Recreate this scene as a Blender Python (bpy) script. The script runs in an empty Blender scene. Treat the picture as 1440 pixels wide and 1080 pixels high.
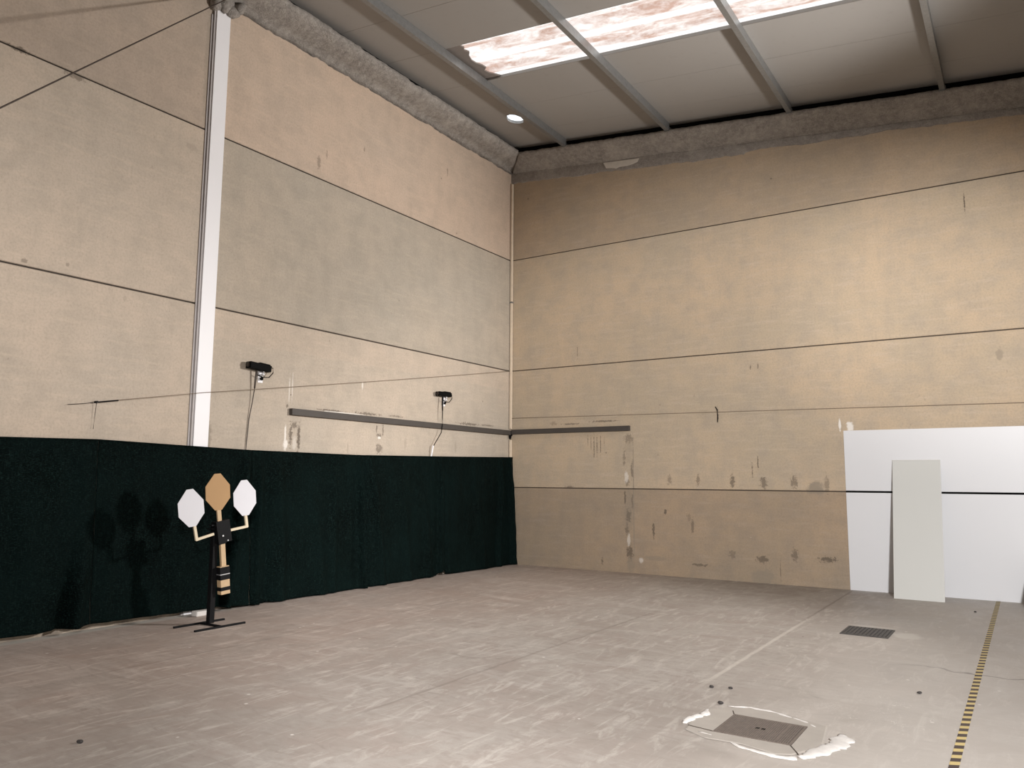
import bpy, bmesh, math, random
from mathutils import Vector, Matrix, noise
random.seed(7)
S = bpy.context.scene
COL = S.collection

# ------------------------------------------------------------------ materials
class NT:
    """small wrapper round a material's node tree"""
    def __init__(s, name):
        s.m = bpy.data.materials.new(name); s.m.use_nodes = True
        s.t = s.m.node_tree; s.b = s.t.nodes['Principled BSDF']
        s.out = s.t.nodes['Material Output']
        s.tc = s.t.nodes.new('ShaderNodeTexCoord').outputs['Object']
    def lk(s, a, b): s.t.links.new(a, b)
    def put(s, sock, v):
        if isinstance(v, bpy.types.NodeSocket): s.lk(v, sock)
        elif isinstance(v, (tuple, list)) and len(v) == 3 and sock.type == 'RGBA': sock.default_value = (*v, 1)
        else: sock.default_value = v
    def math(s, op, a, b=0.0, c=None, clamp=False):
        n = s.t.nodes.new('ShaderNodeMath'); n.operation = op; n.use_clamp = clamp
        s.put(n.inputs[0], a); s.put(n.inputs[1], b)
        if c is not None: s.put(n.inputs[2], c)
        return n.outputs[0]
    def vmath(s, op, a, b):
        n = s.t.nodes.new('ShaderNodeVectorMath'); n.operation = op
        s.put(n.inputs[0], a); s.put(n.inputs[1], b)
        return n.outputs['Value'] if op == 'LENGTH' else n.outputs[0]
    def noise(s, scale, detail=4, rough=.55, vec=None, stretch=None, dist=0.0):
        n = s.t.nodes.new('ShaderNodeTexNoise')
        v = vec if vec is not None else s.tc
        if stretch: v = s.vmath('MULTIPLY', v, stretch)
        s.lk(v, n.inputs['Vector']); n.inputs['Scale'].default_value = scale
        n.inputs['Detail'].default_value = detail; n.inputs['Roughness'].default_value = rough
        n.inputs['Distortion'].default_value = dist
        return n.outputs['Fac']
    def rng(s, v, a, b, c=0.0, d=1.0, smooth=False):
        n = s.t.nodes.new('ShaderNodeMapRange'); n.clamp = True
        if smooth: n.interpolation_type = 'SMOOTHSTEP'
        s.put(n.inputs['Value'], v)
        for k, x in zip(('From Min', 'From Max', 'To Min', 'To Max'), (a, b, c, d)): s.put(n.inputs[k], x)
        return n.outputs['Result']
    def mix(s, f, a, b, blend='MIX'):
        n = s.t.nodes.new('ShaderNodeMix'); n.data_type = 'RGBA'; n.blend_type = blend
        s.put(n.inputs[0], f); s.put(n.inputs[6], a); s.put(n.inputs[7], b)
        return n.outputs[2]
    def xyz(s):
        n = s.t.nodes.new('ShaderNodeSeparateXYZ'); s.lk(s.tc, n.inputs[0]); return n.outputs
    def bump(s, h, strength, dist=.01):
        n = s.t.nodes.new('ShaderNodeBump'); n.inputs['Strength'].default_value = strength
        n.inputs['Distance'].default_value = dist; s.lk(h, n.inputs['Height']); s.lk(n.outputs[0], s.b.inputs['Normal'])
    def base(s, c): s.put(s.b.inputs['Base Color'], c)
    def set(s, **k):
        for a, v in k.items(): s.put(s.b.inputs[a.replace('_', ' ')], v)
        return s.m
    def band(s, v, lo, hi, e=.01):
        return s.math('MULTIPLY', s.rng(v, lo - e, lo + e), s.rng(v, hi - e, hi + e, 1, 0))
    def blots(s, lst, ragscale=24.0, rag=1.7):
        """union of ragged blots: (centre xyz, radii xyz (0 = ignore axis), strength)"""
        nz = s.math('MULTIPLY', s.math('SUBTRACT', s.noise(ragscale, 5, .72), .47), rag * 2)
        acc = None
        for c, r, st in lst:
            inv = tuple(0.0 if q == 0 else 1.0 / q for q in r)
            d = s.vmath('LENGTH', s.vmath('MULTIPLY', s.vmath('SUBTRACT', s.tc, c), inv), (0, 0, 0))
            f = s.rng(s.math('ADD', d, nz), .62, .98, st, 0.0)
            acc = f if acc is None else s.math('MAXIMUM', acc, f)
        return acc

def simple(name, col, rough=.6, metal=0.0, var=.12, scale=12, bump=0.0):
    n = NT(name)
    f = n.noise(scale, 4)
    n.base(n.mix(f, tuple(c * (1 - var) for c in col), tuple(min(1, c * (1 + var)) for c in col)))
    if bump: n.bump(n.noise(scale * 4, 4), bump, .004)
    return n.set(Roughness=rough, Metallic=metal)

def concrete_wall(name, tints, darks, lights, extra=None, warm=(.53, .43, .325), cool=(.455, .395, .315)):
    n = NT(name); X = n.xyz()
    big = n.noise(.55, 3); med = n.noise(3.2, 5, .6); fine = n.noise(38, 4, .7)
    streak = n.noise(2.2, 5, .6, stretch=(1, 1, 7.0))
    col = n.mix(n.rng(big, .36, .64), cool, warm)
    col = n.mix(n.rng(med, .42, .66, 0, .5), col, (.385, .33, .265))
    col = n.mix(n.rng(streak, .5, .68, 0, .38), col, (.58, .475, .37))
    st2 = n.noise(1.1, 6, .7, stretch=(5.0, 5.0, .8)); col = n.mix(n.rng(st2, .5, .68, 0, .2), col, (.36, .31, .25))
    col = n.mix(n.rng(fine, .45, .72, 0, .42), col, (.30, .255, .20))
    for f_axis, lo, hi, g_axis, g0, g1, tint in tints:
        m = n.band(X[f_axis], lo, hi)
        if g_axis is not None: m = n.math('MULTIPLY', m, n.band(X[g_axis], g0, g1))
        col = n.mix(m, col, tint, 'MULTIPLY')
    # little pits and flecks scattered over the panels
    v = n.t.nodes.new('ShaderNodeTexVoronoi'); v.inputs['Scale'].default_value = 2.3
    n.lk(n.tc, v.inputs['Vector'])
    pit = n.math('MULTIPLY', n.rng(v.outputs['Distance'], .045, .03, 0, 1), n.rng(n.noise(1.3, 2), .5, .62))
    col = n.mix(n.math('MULTIPLY', pit, .6), col, (.12, .10, .08))
    fl = n.rng(n.noise(26, 3, .5, stretch=(1, 1, .45)), .71, .76, 0, .45)
    col = n.mix(fl, col, (.24, .20, .16))
    wf = n.rng(n.noise(21, 3, .5, stretch=(1, 1, 2.4)), .70, .78, 0, .5)
    col = n.mix(wf, col, (.68, .60, .50))
    if darks: col = n.mix(n.blots(darks), col, (.12, .095, .072))
    if extra: col = n.mix(n.blots(extra, 12, .9), col, (.27, .23, .18))
    if lights: col = n.mix(n.blots(lights, 14, .8), col, (.80, .76, .70))
    n.base(col)
    n.bump(n.math('ADD', med, n.math('MULTIPLY', fine, .7)), .4, .010)
    return n.set(Roughness=.85, Specular_IOR_Level=.25)

def D(x, z, rx, rz, st=.8): return ((x, 0, z), (rx, 0, rz), st)
def DL(y, z, ry, rz, st=.8): return ((0, y, z), (0, ry, rz), st)

back_dark = [D(3.18, 1.56, .05, .10, .45), D(3.67, 1.56, .045, .12, .55), D(4.24, 1.55, .05, .13, .7), D(4.73, 1.53, .07, .11, .65),
    D(5.19, 1.54, .06, .12, .6), D(5.66, 1.50, .04, .17, .45), D(3.10, 1.04, .03, .06, .8), D(2.885, .74, .028, .17, .75), D(3.50, .96, .05, .08, .35),
    D(3.565, .83, .035, .15, .55), D(3.68, .21, .17, .03, .65), D(4.21, .41, .07, .09, .4), D(4.68, .36, .12, .07, .7), D(5.16, .45, .06, .12, .6),
    D(5.62, .41, .16, .05, .8), D(4.56, 1.72, .012, .13, .7), D(4.65, 1.82, .012, .12, .8), D(4.58, 3.36, .013, .05, .7), D(4.70, 3.36, .013, .05, .7),
    D(7.66, 5.48, .012, .17, .9), D(1.455, 3.87, .012, .15, .5), D(4.03, 2.62, .014, .16, .9),
    D(1.72, 2.22, .010, .16, .6), D(1.78, 2.16, .011, .24, .8), D(1.84, 2.16, .011, .24, .8), D(1.91, 2.17, .011, .22, .7), D(1.66, 2.25, .010, .13, .5), D(1.98, 2.24, .010, .12, .5),
    D(2.36, 1.95, .03, .20, .5), D(2.45, 2.27, .09, .10, .5), D(2.37, 1.25, .025, .15, .8), D(2.43, .95, .06, .14, .8), D(2.42, 1.52, .05, .08, .5), D(2.45, .34, .075, .16, .75), D(2.505, 1.20, .02, .16, .6),
    D(2.40, .72, .04, .12, .6), D(2.505, 1.72, .03, .18, .6), D(1.93, .16, .03, .07, .7), D(4.94, .22, .012, .18, .5), D(.95, 2.58, .10, .045, .35), D(1.3, 2.56, .22, .02, .6), D(2.0, 2.59, .35, .02, .7), D(1.28, 1.43, .1, .03, .6)]
back_soft = [D(5.50, 1.45, .17, .12, .75), D(4.68, .08, .24, .16, .55), D(2.46, .15, .085, .17, .55), D(2.44, 1.0, .10, .5, .35), D(2.53, 1.25, .011, 1.3, .9), D(7.95, 3.28, .05, .12, .55),
    D(2.9, .27, .25, .05, .5), D(3.95, .9, .16, .35, .22), D(2.44, 2.1, .10, .3, .25)]
back_light = [D(5.878, 2.40, .022, .12, .95), D(6.02, 2.375, .06, .09, .9), D(2.40, 1.60, .05, .12, .5), D(2.66, .22, .05, .06, .5), D(2.43, .55, .04, .12, .45)]
left_dark = [DL(-5.31, 2.13, .035, .19, .8), DL(-5.17, 2.09, .035, .24, .85), DL(-5.25, 2.26, .07, .05, .7), DL(-3.66, 2.31, .02, .10, .7), DL(-3.52, 2.29, .02, .10, .6), DL(-3.6, 2.20, .06, .05, .7),
    DL(-3.6, 2.0, .09, .09, .65), DL(-4.6, 2.505, .33, .02, .75), DL(-3.85, 2.515, .33, .025, .7), DL(-3.2, 2.52, .2, .018, .6), DL(-1.35, 2.52, .35, .03, .7), DL(-.75, 2.53, .25, .02, .6),
    DL(-8.40, 5.76, .13, .05, .6), DL(-8.96, 5.79, .12, .035, .8), DL(-8.75, 3.67, .035, .04, .5), DL(-8.34, 3.73, .02, .03, .4), DL(-5.0, 6.02, .04, .13, .45), DL(-4.85, 6.2, .02, .08, .45),
    DL(-2.05, 6.9, .02, .1, .5), DL(-4.1, 6.55, .02, .05, .5), DL(-5.38, 2.51, .03, .03, .7), DL(-5.33, 2.66, .014, .014, .8)]
left_soft = [DL(-6.575, 2.06, .075, .21, .85), DL(-7.7, 3.5, .03, .05, .3), DL(-4.25, 1.99, .02, .12, .4), DL(-3.0, 2.1, .04, .12, .3), DL(-1.7, 2.1, .03, .14, .4), DL(-7.0, 5.5, .1, .06, .3), DL(-6.86, 6.6, .05, .8, .3)]
left_light = [DL(-5.40, 2.12, .02, .17, .75), DL(-5.39, 1.99, .05, .08, .8), DL(-5.36, 2.72, .012, .24, .5), DL(-5.31, 2.75, .012, .22, .45), DL(-5.24, 2.02, .04, .12, .3), DL(-3.99, 2.92, .02, .07, .6), DL(-3.6, 2.17, .05, .03, .8), DL(-4.35, 2.49, .5, .012, .6)]

M_left = concrete_wall('concrete_left', [(2, 5.80, 9, 1, -6.69, .2, (1.07, 1.01, .985)), (2, 3.62, 5.79, 1, -6.69, 0.2, (.86, .89, .90)), (2, -.1, 3.24, 1, -6.69, .2, (.95, .97, .98)), (2, 5.79, 9, 1, -40, -6.69, (.86, .84, .84))], left_dark, left_light, left_soft,
                       warm=(.52, .425, .335), cool=(.47, .40, .325))
M_back = concrete_wall('concrete_back', [(2, 5.79, 9, None, 0, 0, (.88, .86, .85)), (2, -.1, 1.41, None, 0, 0, (.74, .72, .71))], back_dark, back_light, back_soft,
                       warm=(.55, .425, .295), cool=(.47, .385, .28))
M_plain = concrete_wall('concrete_plain', [], [], [])
M_joint = simple('joint_sealant', (.075, .058, .045), .9)
M_black = simple('black_paint', (.006, .006, .0065), .55)
M_black.node_tree.nodes['Principled BSDF'].inputs['Specular IOR Level'].default_value = .12
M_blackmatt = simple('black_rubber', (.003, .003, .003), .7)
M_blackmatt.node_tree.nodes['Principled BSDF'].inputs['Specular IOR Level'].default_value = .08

def vermiculite(name, c1, c2):
    n = NT(name); a = n.noise(14, 6, .75); b = n.noise(60, 4, .8); c = n.noise(2.5, 3)
    col = n.mix(n.rng(a, .35, .68), c1, c2)
    col = n.mix(n.rng(b, .48, .72, 0, .7), col, tuple(x * .45 for x in c1))
    col = n.mix(n.rng(c, .5, .7, 0, .3), col, tuple(min(1, x * 1.35) for x in c2))
    n.base(col); n.bump(n.math('ADD', a, n.math('MULTIPLY', b, .7)), .9, .03)
    return n.set(Roughness=.95)
M_verm = vermiculite('sprayed_mortar', (.27, .245, .22), (.47, .43, .385))
M_mortar = vermiculite('mortar', (.30, .27, .24), (.44, .40, .36))

# floor
def floor_mat():
    n = NT('polished_concrete'); X = n.xyz()
    big = n.noise(.42, 4, .6, dist=.6); med = n.noise(1.7, 6, .62, dist=1.2, stretch=(1.0, .62, 1)); fine = n.noise(13, 5, .65, stretch=(.7, 1.3, 1)); grit = n.noise(70, 3, .7)
    sweep = n.noise(.9, 5, .6, dist=2.2, stretch=(.5, 1.6, 1))
    col = n.mix(n.rng(big, .36, .64), (.285, .25, .222), (.375, .342, .31))
    col = n.mix(n.rng(med, .42, .72, 0, .75), col, (.285, .232, .20))
    col = n.mix(n.rng(sweep, .5, .7, 0, .6), col, (.42, .39, .355))
    col = n.mix(n.rng(fine, .46, .66, 0, .55), col, (.27, .235, .205))
    stk = n.noise(3.2, 6, .7, stretch=(2.4, .55, 1), dist=1.5); col = n.mix(n.rng(stk, .52, .66, 0, .6), col, (.50, .465, .42)); stk2 = n.noise(4.1, 6, .7, stretch=(.6, 2.2, 1), dist=1.8); col = n.mix(n.rng(stk2, .54, .68, 0, .6), col, (.24, .205, .18))
    col = n.mix(n.rng(grit, .5, .75, 0, .3), col, (.27, .24, .215))
    # right paler; left redder, with missing lamplight added into its colour
    col = n.mix(n.rng(n.math('ADD', X[0], n.math('MULTIPLY', med, 1.5)), 6.6, 8.4, 0, .55, True), col, (.60, .56, .51))
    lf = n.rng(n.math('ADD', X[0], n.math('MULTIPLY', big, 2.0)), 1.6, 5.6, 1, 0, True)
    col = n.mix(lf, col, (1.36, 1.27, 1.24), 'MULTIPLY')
    # joints running away from the viewer
    wob = n.math('MULTIPLY', n.math('SUBTRACT', n.noise(5, 3), .5), .03)
    def line(ax, v, w, st, lo=-99, hi=99):
        d = n.math('ABSOLUTE', n.math('SUBTRACT', n.math('ADD', X[ax], wob), v))
        m = n.rng(d, w * .5, w, st, 0)
        if lo > -90: m = n.math('MULTIPLY', m, n.band(X[1 - ax], lo, hi, .4))
        return m
    lines = n.math('MAXIMUM', line(0, 5.965, .02, .55, -3.2, .0), n.math('MAXIMUM', line(0, 4.35, .022, .35, -8.6, -3.5), n.math('MAXIMUM', line(1, -.72, .02, .4, .3, 2.6), line(0, 1.9, .02, .25, -9, -2))))
    col = n.mix(lines, col, (.16, .135, .115))
    pale = n.math('MAXIMUM', line(0, 5.98, .025, .5, -6.3, -2.9), n.math('MULTIPLY', n.band(X[0], -.2, .16, .03), n.rng(X[1], -5.9, -6.6)))
    col = n.mix(pale, col, (.58, .54, .48))
    cr = n.math('ABSOLUTE', n.math('SUBTRACT', n.math('ADD', X[1], n.math('MULTIPLY', n.math('SUBTRACT', n.noise(1.3, 4), .5), .9)), -4.75))
    col = n.mix(n.math('MULTIPLY', n.rng(cr, .012, .028, .55, 0), n.rng(X[0], 7.0, 7.6)), col, (.13, .11, .1))
    # pale scratches and crumbs
    sp = n.t.nodes.new('ShaderNodeTexVoronoi'); sp.inputs['Scale'].default_value = 3.1; n.lk(n.tc, sp.inputs['Vector'])
    col = n.mix(n.rng(sp.outputs['Distance'], .05, .03, 0, .75), col, (.72, .69, .64))
    sp2 = n.t.nodes.new('ShaderNodeTexVoronoi'); sp2.inputs['Scale'].default_value = 1.45; n.lk(n.tc, sp2.inputs['Vector'])
    col = n.mix(n.rng(sp2.outputs['Distance'], .022, .014, 0, .9), col, (.06, .05, .05))
    scr = n.noise(7, 2, .4, dist=3.5)
    near = n.rng(n.vmath('LENGTH', n.vmath('MULTIPLY', n.vmath('SUBTRACT', n.tc, (7.25, -6.4, 0)), (1.1, 1.3, 0)), (0, 0, 0)), .35, 1.0, 1, 0)
    thin = n.rng(n.math('ABSOLUTE', n.math('SUBTRACT', scr, .5)), .0, .012, .8, 0)
    col = n.mix(n.math('MULTIPLY', near, n.math('MULTIPLY', thin, n.rng(n.noise(6, 3), .45, .6))), col, (.74, .71, .66))
    mort = n.blots([((7.05, -3.35, 0), (.17, .22, 0), .8), ((6.68, -2.98, 0), (.3, .06, 0), .5)], 9, .5)
    col = n.mix(mort, col, (.56, .53, .48))
    n.base(col)
    n.bump(n.math('ADD', fine, n.math('MULTIPLY', med, .6)), .12, .006)
    n.set(Roughness=n.rng(med, .3, .7, .42, .7), Specular_IOR_Level=.35)
    return n.m
M_floor = floor_mat()

def ceil_mat():
    n = NT('sandwich_panel'); a = n.noise(.8, 3); b = n.noise(9, 3)
    col = n.mix(a, (.285, .269, .25), (.315, .298, .277)); col = n.mix(n.rng(b, .6, .8, 0, .25), col, (.22, .20, .18))
    n.base(col); return n.set(Roughness=.6)
M_ceil = ceil_mat()
M_galv = simple('galvanised_steel', (.25, .25, .245), .38, .6, .25, 20)
M_channel = simple('painted_channel', (.058, .049, .042), .65, .05, .2, 6)
M_white = simple('white_paint', (.80, .79, .80), .5, 0, .02, 3)
M_sheet = simple('white_sheet', (.70, .705, .72), .4, 0, .012, 2)
M_lean = simple('offwhite_board', (.61, .615, .585), .5, 0, .015, 2)
M_edge = simple('board_edge', (.74, .73, .71), .6)
M_cream = simple('cream_plastic', (.66, .55, .42), .5)
M_foam = simple('white_foam', (.62, .59, .555), .95, 0, .16, 22, .7)
M_wire = simple('dark_wire', (.05, .035, .027), .6)
M_twine = simple('brown_twine', (.20, .155, .11), .8)
M_card = simple('cardboard_brown', (.37, .225, .105), .8, 0, .05, 8)
M_cardw = simple('cardboard_white', (.60, .595, .62), .7, 0, .015, 8)
M_wood = simple('pale_wood', (.47, .33, .19), .55, 0, .15, 25)
M_woodp = simple('pale_arm_wood', (.62, .53, .38), .55, 0, .06, 25)
M_ring = simple('grey_metal', (.55, .55, .55), .35, .7)
M_iron = simple('cast_iron', (.155, .125, .105), .7, .1, .3, 25, .3)
M_irond = simple('cast_iron_dark', (.075, .07, .066), .55, .4, .4, 18, .4)
M_collar = simple('drain_concrete', (.37, .335, .295), .8, 0, .14, 7, .2)
M_yellow = simple('yellow_tape', (.60, .47, .20), .6, 0, .2, 2)
M_tapeb = simple('dark_tape', (.06, .04, .034), .6, 0, .3, 3)
M_pebble = simple('dark_crumb', (.04, .035, .033), .8)
M_putty = simple('white_putty', (.62, .58, .52), .8)

def net_mat():
    n = NT('shade_netting')
    w1 = n.noise(42, 3, .6, stretch=(1, .9, 5.0)); w2 = n.noise(30, 3, .6, stretch=(1, 5.0, .6)); big = n.noise(1.4, 4); spk = n.noise(95, 2, .6)
    wv = n.math('MAXIMUM', w1, n.math('MULTIPLY', w2, .93))
    col = n.mix(n.rng(wv, .54, .66), (.0002, .0018, .0015), (.0085, .0195, .0175))
    col = n.mix(n.rng(big, .35, .65, 0, .5), col, (.0025, .0085, .0078))
    col = n.mix(n.rng(spk, .70, .8, 0, .6), col, (.022, .034, .032))
    n.base(col); n.bump(n.math('ADD', wv, big), .5, .02)
    n.set(Roughness=.8, Specular_IOR_Level=.05)
    return n.m
M_net = net_mat()

def skylight_mat():
    n = NT('translucent_grp'); X = n.xyz()
    a = n.noise(3.0, 6, .65, stretch=(.55, 1.6, 1), dist=.8); b = n.noise(11, 5, .7, stretch=(.7, 1.2, 1))
    dirt = n.math('ADD', n.math('MULTIPLY', a, .75), n.math('MULTIPLY', b, .25))
    rib = None
    for y0, w in ((-3.44, .085), (-3.93, .05), (-2.95, .06)):
        r = n.rng(n.math('ABSOLUTE', n.math('SUBTRACT', X[1], y0)), w * .5, w, 1, 0, True)
        rib = r if rib is None else n.math('MAXIMUM', rib, r)
    f = n.math('MULTIPLY', n.rng(dirt, .36, .60), n.math('SUBTRACT', 1.0, n.math('MULTIPLY', rib, .95)))
    col = n.mix(f, (1.0, .93, .86), (.54, .345, .265))
    tr = n.t.nodes.new('ShaderNodeBsdfTranslucent'); n.lk(col, tr.inputs[0])
    df = n.t.nodes.new('ShaderNodeBsdfDiffuse'); n.lk(col, df.inputs[0])
    mx = n.t.nodes.new('ShaderNodeMixShader'); mx.inputs[0].default_value = .08
    n.lk(tr.outputs[0], mx.inputs[1]); n.lk(df.outputs[0], mx.inputs[2]); n.lk(mx.outputs[0], n.out.inputs['Surface'])
    return n.m
M_sky = skylight_mat()

# ------------------------------------------------------------------ geometry helpers
def link(name, bm, mats, parent=None, smooth=False, recalc=True):
    if recalc: bmesh.ops.recalc_face_normals(bm, faces=bm.faces)
    me = bpy.data.meshes.new(name); bm.to_mesh(me); bm.free()
    for m in (mats if isinstance(mats, (list, tuple)) else [mats]): me.materials.append(m)
    if smooth:
        for p in me.polygons: p.use_smooth = True
    o = bpy.data.objects.new(name, me); COL.objects.link(o)
    if parent: o.parent = parent
    return o
def tag(o, label, cat, group=None, kind=None):
    o['label'] = label; o['category'] = cat
    if group: o['group'] = group
    if kind: o['kind'] = kind
    return o
def empty(name, loc, label, cat, group=None):
    o = bpy.data.objects.new(name, None); COL.objects.link(o); o.location = loc; o.empty_display_size = .1
    return tag(o, label, cat, group)
def box(bm, x0, x1, y0, y1, z0, z1, mi=0, bevel=0.0, mat=None):
    r = bmesh.ops.create_cube(bm, size=1.0)
    vs = r['verts']
    for v in vs: v.co = Vector(((x0 + x1) / 2 + v.co.x * (x1 - x0), (y0 + y1) / 2 + v.co.y * (y1 - y0), (z0 + z1) / 2 + v.co.z * (z1 - z0)))
    fs = list({f for v in vs for f in v.link_faces})
    for f in fs: f.material_index = mi
    if bevel:
        es = list({e for v in vs for e in v.link_edges})
        b = bmesh.ops.bevel(bm, geom=es, offset=bevel, segments=2, affect='EDGES', profile=.5)
        for f in b['faces']: f.material_index = mi
        vs = list({v for v in b['verts']} | {v for v in vs if v.is_valid})
    if mat: bmesh.ops.transform(bm, matrix=mat, verts=[v for v in vs if v.is_valid])
    return vs
def tube(bm, pts, r, seg=8, mi=0, cap=True):
    pts = [Vector(p) for p in pts]; rings = []
    up = Vector((0, 0, 1))
    for i, p in enumerate(pts):
        t = (pts[min(i + 1, len(pts) - 1)] - pts[max(i - 1, 0)]).normalized()
        a = t.cross(up)
        if a.length < .05: a = t.cross(Vector((1, 0, 0)))
        a.normalize(); b = t.cross(a).normalized()
        rr = r[i] if isinstance(r, (list, tuple)) else r
        rings.append([bm.verts.new(p + (a * math.cos(k * 2 * math.pi / seg) + b * math.sin(k * 2 * math.pi / seg)) * rr) for k in range(seg)])
    for A, B in zip(rings, rings[1:]):
        for k in range(seg):
            f = bm.faces.new((A[k], A[(k + 1) % seg], B[(k + 1) % seg], B[k])); f.material_index = mi
    if cap:
        for R in (rings[0], rings[-1]): bm.faces.new(R).material_index = mi
def prism(bm, poly, axis, a, b, mi=0):
    """closed polygon (2-D) extruded along an axis; 2-D coords fill the other two axes in order"""
    def P(q, s):
        c = [q[0], q[1]]; c.insert(axis, s); return Vector(c)
    A = [bm.verts.new(P(q, a)) for q in poly]; B = [bm.verts.new(P(q, b)) for q in poly]
    fs = [bm.faces.new(A), bm.faces.new(B[::-1])]
    n = len(poly)
    for i in range(n): fs.append(bm.faces.new((A[i], B[i], B[(i + 1) % n], A[(i + 1) % n])))
    for f in fs: f.material_index = mi
    return fs
def sag(p, q, s, n=16):
    p, q = Vector(p), Vector(q)
    return [p.lerp(q, i / n) - Vector((0, 0, s * 4 * (i / n) * (1 - i / n))) for i in range(n + 1)]

# ------------------------------------------------------------------ the hall
XR, YF = 15.5, -22.0           # right and near ends of the hall
SL = .1025                     # fall of the roof to the right
def zr(x): return 7.93 - SL * x

bm = bmesh.new(); box(bm, 0, XR, YF, 0, -.2, 0)
tag(link('floor', bm, M_floor), 'mottled grey brown polished concrete floor of the hall', 'floor', kind='structure')

JZ = [1.41, 3.616, 5.791]      # heights of the joints between the precast panels
def wall_profile(w, top):
    pts = [(0, 0)]
    for z in JZ:
        g = w / 2
        pts += [(0, z - g - .006), (-.010, z - g), (-.03, z - g), (-.03, z + g), (-.010, z + g), (0, z + g + .006)]
    return pts + [(0, top), (-.25, top), (-.25, 0)]
def mark_joint(fs, co, n):
    for f in fs:
        c = f.calc_center_median()
        if co(c) < -.0095 and co(c) > -.04 and abs(f.normal.z) < .99 or (-.03 < co(c) < -.0101):
            if any(abs(c.z - z) < .02 for z in JZ): f.material_index = 1
# left wall (runs along y, faces +x)
bm = bmesh.new(); fs = prism(bm, [(d, z) for d, z in wall_profile(.016, 8.3)], 1, YF, 0.25); bm.normal_update()
mark_joint(fs, lambda c: c.x, 0)
tag(link('wall_left', bm, [M_left, M_joint]), 'left concrete panel wall behind the green netting', 'wall', kind='structure')
# back wall (runs along x, faces -y)
bm = bmesh.new(); fs = prism(bm, [(-d, z) for d, z in wall_profile(.013, 8.0)], 0, 0, XR); bm.normal_update()
mark_joint(fs, lambda c: -c.y, 0)
tag(link('wall_back', bm, [M_back, M_joint]), 'back concrete panel wall with stains and a dark low joint', 'wall', kind='structure')
bm = bmesh.new(); box(bm, XR, XR + .25, YF, .25, 0, 6.4)
tag(link('wall_right', bm, M_plain), 'right concrete wall of the hall', 'wall', kind='structure')
bm = bmesh.new(); box(bm, -.25, XR + .25, YF - .25, YF, 0, 8.2)
tag(link('wall_front', bm, M_plain), 'front concrete wall of the hall', 'wall', kind='structure')

# ceiling: sandwich panels one metre wide, falling to the right
SKY = (-3.98, -2.91); SX0 = 1.40
bm = bmesh.new()
TH = .05
def cprism(x0, x1, y0, y1):
    c = .0035
    poly = [(y0, TH), (y0, c), (y0 + c, 0), (y1 - c, 0), (y1, c), (y1, TH)]
    A = [bm.verts.new((x0, y, zr(x0) + z)) for y, z in poly]; B = [bm.verts.new((x1, y, zr(x1) + z)) for y, z in poly]
    bm.faces.new(A); bm.faces.new(B[::-1]); n = len(poly)
    for i in range(n): bm.faces.new((A[i], B[i], B[(i + 1) % n], A[(i + 1) % n]))
SK2 = (-10.98, -9.91)
ys = [(-1.94, -.97), (-2.91, -1.94), (-4.95, -3.98), (-5.95, -4.95), (-6.95, -5.95), (-7.95, -6.95), (-8.95, -7.95), (-9.91, -8.95)]
y = -10.98
while y > YF: ys.append((max(YF, y - 1), y)); y -= 1
for y0, y1 in ys:
    if (y0, y1) == (-1.94, -.97): continue
    cprism(-.02, XR, y0, y1)
cprism(-.02, XR, -.97, 0)
cprism(-.02, SX0, *SKY); cprism(-.02, 1.4, *SK2); cprism(8.5, XR, *SKY)
# the panel with the torn hole
hole = [(.90, -1.40), (.955, -1.33), (1.03, -1.30), (1.11, -1.32), (1.165, -1.42), (1.185, -1.53), (1.14, -1.645), (1.06, -1.69), (.985, -1.67), (.93, -1.58), (.89, -1.48)]
cprism(1.6, XR, -1.94, -.97); cprism(-.02, .6, -1.94, -.97)
def holed(zoff):
    out = [(.6, -1.94), (1.6, -1.94), (1.6, -.97), (.6, -.97)]
    O = [bm.verts.new((x, y, zr(x) + zoff)) for x, y in out]; I = [bm.verts.new((x, y, zr(x) + zoff)) for x, y in hole]
    es = [bm.edges.new((L[i], L[(i + 1) % len(L)])) for L in (O, I) for i in range(len(L))]
    bmesh.ops.triangle_fill(bm, edges=es, use_beauty=True)
    return I
I0, I1 = holed(0), holed(TH)
for i in range(len(hole)):
    j = (i + 1) % len(hole); bm.faces.new((I0[i], I0[j], I1[j], I1[i]))
tag(link('ceiling', bm, M_ceil), 'grey sloping roof lining of wide sandwich panels', 'ceiling', kind='structure')

# corrugated translucent roof lights
def skylight(name, y0, y1, x0, x1, label):
    bm = bmesh.new(); prof = []
    n = 60
    for i in range(n + 1):
        t = i / n; y = y0 - .06 + t * (y1 - y0 + .12)
        ph = ((y - (y0 + y1) / 2) / .30) % 1.0
        h = .035 * max(0, min(1, (abs(ph - .5) - .33) * 12)); prof.append((y, h + TH + .004))
    rows = []
    for k in range(25):
        x = x0 + (x1 - x0) * k / 24
        rows.append([bm.verts.new((x, y, zr(x) + z)) for y, z in prof])
    for A, B in zip(rows, rows[1:]):
        for i in range(n): bm.faces.new((A[i], A[i + 1], B[i + 1], B[i]))
    o = link(name, bm, M_sky, smooth=True, recalc=False)
    return tag(o, label, 'skylight', kind='structure')
w1 = skylight('window_1', *SKY, SX0 - .1, 8.6, 'long dirty translucent roof light between the purlins')
w2 = skylight('window_2', *SK2, SX0 - .1, XR, 'second translucent roof light nearer the viewer')
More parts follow.
